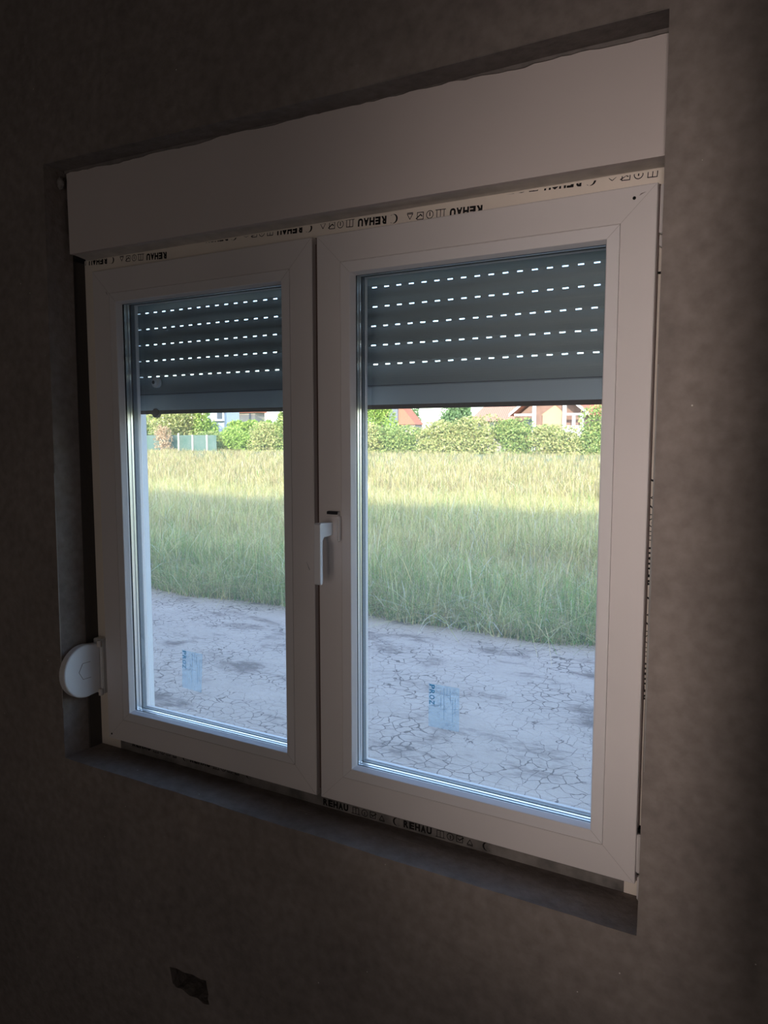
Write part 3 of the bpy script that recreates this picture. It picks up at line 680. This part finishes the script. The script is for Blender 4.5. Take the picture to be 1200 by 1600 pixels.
# ------------------------------------------------------------------ fence at the left
M['mesh_green'] = mat('green_fence_sheet', (.09, .17, .14), .8, .2, noise=.6, col2=(.15, .21, .19))
M['post'] = mat('concrete_post', (.50, .48, .45), .85, .1)
fe = empty('garden_fence', (-85, 82.5, GZ), label='grey-green screened fence with pale concrete posts at the far left of the meadow', cat='fence')
MB().box(-100, -74, 82.6, 82.64, GZ, 1.25).build('screen', M['mesh_green'], fe)
for x in (-96.5, -92.8, -88.6, -84.9, -81.3, -78.5, -75.7):
    MB().box(x - .13, x + .13, 82.4, 82.58, GZ, 1.55 if x < -80 else 1.3, .02).build('post', M['post'], fe)

# ------------------------------------------------------------------ houses beyond the hedge
M['h_white'] = mat('white_render', (.44, .52, .62), .8, .1)
M['h_white2'] = mat('bright_white_paint', (.72, .72, .73), .8, .1)
M['h_beige'] = mat('beige_render', (.40, .36, .31), .85, .1)
M['h_grey'] = mat('grey_render', (.22, .24, .27), .85, .1)
M['h_win'] = mat('house_window', (.10, .12, .15), .3, .5)
M['h_brick'] = mat('brown_boarding', (.36, .24, .20), .85, .1, noise=1.5, col2=(.28, .18, .15))
M['h_peach'] = mat('peach_render', (.60, .42, .26), .85, .1)
def tile_mat(name, c1, c2, sc):
    m = mat(name, c1, .85, .1); N = m.node_tree; B = N.nodes['Principled BSDF']; tc = N.nodes.new('ShaderNodeTexCoord')
    wv = N.nodes.new('ShaderNodeTexWave'); wv.inputs['Scale'].default_value = sc; wv.inputs['Distortion'].default_value = .6; wv.bands_direction = 'X'
    N.links.new(tc.outputs['Object'], wv.inputs['Vector']); r = N.nodes.new('ShaderNodeValToRGB'); r.color_ramp.elements[0].color = (*c2, 1); r.color_ramp.elements[1].color = (*c1, 1)
    N.links.new(wv.outputs['Fac'], r.inputs[0]); N.links.new(r.outputs[0], B.inputs['Base Color']); return m
M['t_red'] = tile_mat('red_tiles', (.62, .24, .16), (.50, .18, .12), 1.2)
M['t_old'] = tile_mat('old_tiles', (.54, .30, .23), (.36, .20, .15), 1.0)
h = empty('white_house', (-87.5, 100, GZ), label='pale blue-white two-storey house with two dark windows behind the left trees', cat='house')
MB().box(-92, -87.8, 100, 104, GZ, 8.6).build('wall', M['h_white'], h)
MB().prism([(-92.6, 99.4, 8.6), (-92.6, 104.6, 8.6), (-92.6, 102, 10.4)], (5.4, 0, 0)).build('roof', M['t_red'], h)
MB().box(-89.3, -88.2, 99.9, 99.98, 4.15, 7.2).build('window', M['h_win'], h)
MB().box(-90.9, -89.2, 99.9, 99.98, 1.6, 3.15).build('window', M['h_win'], h)
MB().box(-90.2, -87.6, 99.3, 99.98, 3.75, 3.92).build('ledge', M['h_white2'], h)
MB().tube([(-87.6, 99.9, 8.5), (-87.6, 99.9, GZ)], .06, 6).build('downpipe', M['h_grey'], h)
h = empty('red_roofed_house', (-96.6, 115, GZ), label='long beige house with a low red tiled roof right of the white house', cat='house')
MB().box(-100, -93.2, 115, 118, GZ, 6.0).build('wall', M['h_beige'], h)
MB().prism([(-100.5, 114.4, 5.75), (-100.5, 118.6, 5.75), (-100.5, 116.5, 7.6)], (8.0, 0, 0)).build('roof', M['t_red'], h)
MB().box(-94.6, -94.2, 114.9, 114.98, 4.2, 5.6).build('window', M['h_win'], h)
h = empty('white_pillar_house', (-88.4, 114, GZ), label='narrow bright white house end right of the long red-roofed house', cat='house')
MB().box(-88.9, -87.4, 113.2, 115.2, GZ, 9.5).build('wall', M['h_white2'], h)
MB().prism([(-89.2, 112.9, 9.5), (-89.2, 115.5, 9.5), (-89.2, 114.2, 10.4)], (2.1, 0, 0)).build('roof', M['t_red'], h)
h = empty('grey_block_house', (-59, 110, GZ), label='house with a tall grey wall block and a steep orange-red roof', cat='house')
MB().box(-61.9, -59.1, 110, 111, GZ, 9.4).build('grey_block', M['h_grey'], h)
MB().box(-58.5, -56.2, 110.6, 113.2, GZ, 3.1).build('wall', M['h_beige'], h)
MB().prism([(-59.1, 110.3, 3.05), (-55.9, 110.3, 3.05), (-59.1, 110.3, 6.6)], (0, 3, 0)).build('roof', M['t_red'], h)
h = empty('old_tiled_house', (-40.5, 105, GZ), label='low house with a faded reddish-brown tiled roof left of the gabled house', cat='house')
MB().box(-43.2, -37.2, 105.2, 112, GZ, 3.2).build('wall', M['h_beige'], h)
MB().hexa([(-44.2, 104.6, 3.3), (-36.9, 104.6, 3.3), (-36.9, 112.6, 3.3), (-44.2, 112.6, 3.3), (-42.1, 108.4, 6.6), (-37.4, 108.4, 6.6), (-37.4, 108.8, 6.6), (-42.1, 108.8, 6.6)]).build('roof', M['t_old'], h)
for x in (-42.4, -40.6, -38.6): MB().box(x - .25, x + .25, 105.1, 105.18, 1.9, 3.05).build('window', M['h_win'], h)
h = empty('gabled_house', (-30.5, 100, GZ), label='house with white bargeboards and posts on its open gable front', cat='house')
GB = lambda y, x0, x1, z0, xa, za: [(x0, y, z0), (x1, y, z0), (xa, y, za)]
MB().box(-35.2, -25.9, 102.2, 110, GZ, 4.2).prism(GB(102.2, -35.2, -25.9, 4.2, -30.4, 8.0), (0, 7.8, 0)).build('wall', M['h_brick'], h)
rf = MB()
for (xa, za, xb, zb) in ((-36.1, 3.9, -30.4, 8.5), (-24.7, 3.9, -30.4, 8.5)):
    rf.prism([(xa, 99.9, za), (xb, 99.9, zb), (xb, 99.9, zb + .3), (xa, 99.9, za + .3)], (0, 11, 0))
rf.build('roof', M['t_red'], h)
bg_ = MB()
for (xa, za, xb, zb) in ((-36.0, 3.75, -30.4, 8.2), (-24.8, 3.75, -30.4, 8.2)):
    bg_.prism([(xa, 99.7, za), (xb, 99.7, zb), (xb, 99.7, zb + .42), (xa, 99.7, za + .42)], (0, .18, 0))
bg_.build('bargeboard', M['h_white2'], h)
for x in (-32.35, -28.15): MB().box(x - .24, x + .24, 99.8, 100.1, GZ, 6.6).build('post', M['h_white2'], h)
for xa in (-35.2, -28.2): MB().box(xa, xa + 3.05, 99.85, 100.1, 3.85, 4.15).build('beam', M['h_white2'], h)
MB().box(-28.5, -25.6, 100.0, 100.2, GZ, 2.5).box(-26.0, -25.6, 99.9, 100.3, GZ, 3.9).box(-27.1, -26.7, 99.9, 100.2, 2.5, 3.9).build('balcony_wall', M['h_white2'], h)
MB().box(-31.7, -28.5, 101.6, 102.1, GZ, 4.0).prism(GB(101.6, -31.9, -28.4, 4.0, -30.0, 5.3), (0, .5, 0)).build('porch', M['h_peach'], h)
MB().box(-34.6, -33.2, 102.1, 102.18, 2.0, 3.6).build('window', M['h_win'], h)
h = empty('red_hipped_house', (-24, 106, GZ), label='house with a plain red roof at the right behind the gabled house', cat='house')
MB().box(-27, -21, 107, 114, GZ, 4.0).build('wall', M['h_beige'], h)
MB().hexa([(-28, 106.4, 4.0), (-20.4, 106.4, 4.0), (-20.4, 114.6, 4.0), (-28, 114.6, 4.0), (-27.4, 110.2, 7.2), (-24.6, 110.2, 7.2), (-24.6, 110.6, 7.2), (-27.4, 110.6, 7.2)]).build('roof', M['t_red'], h)
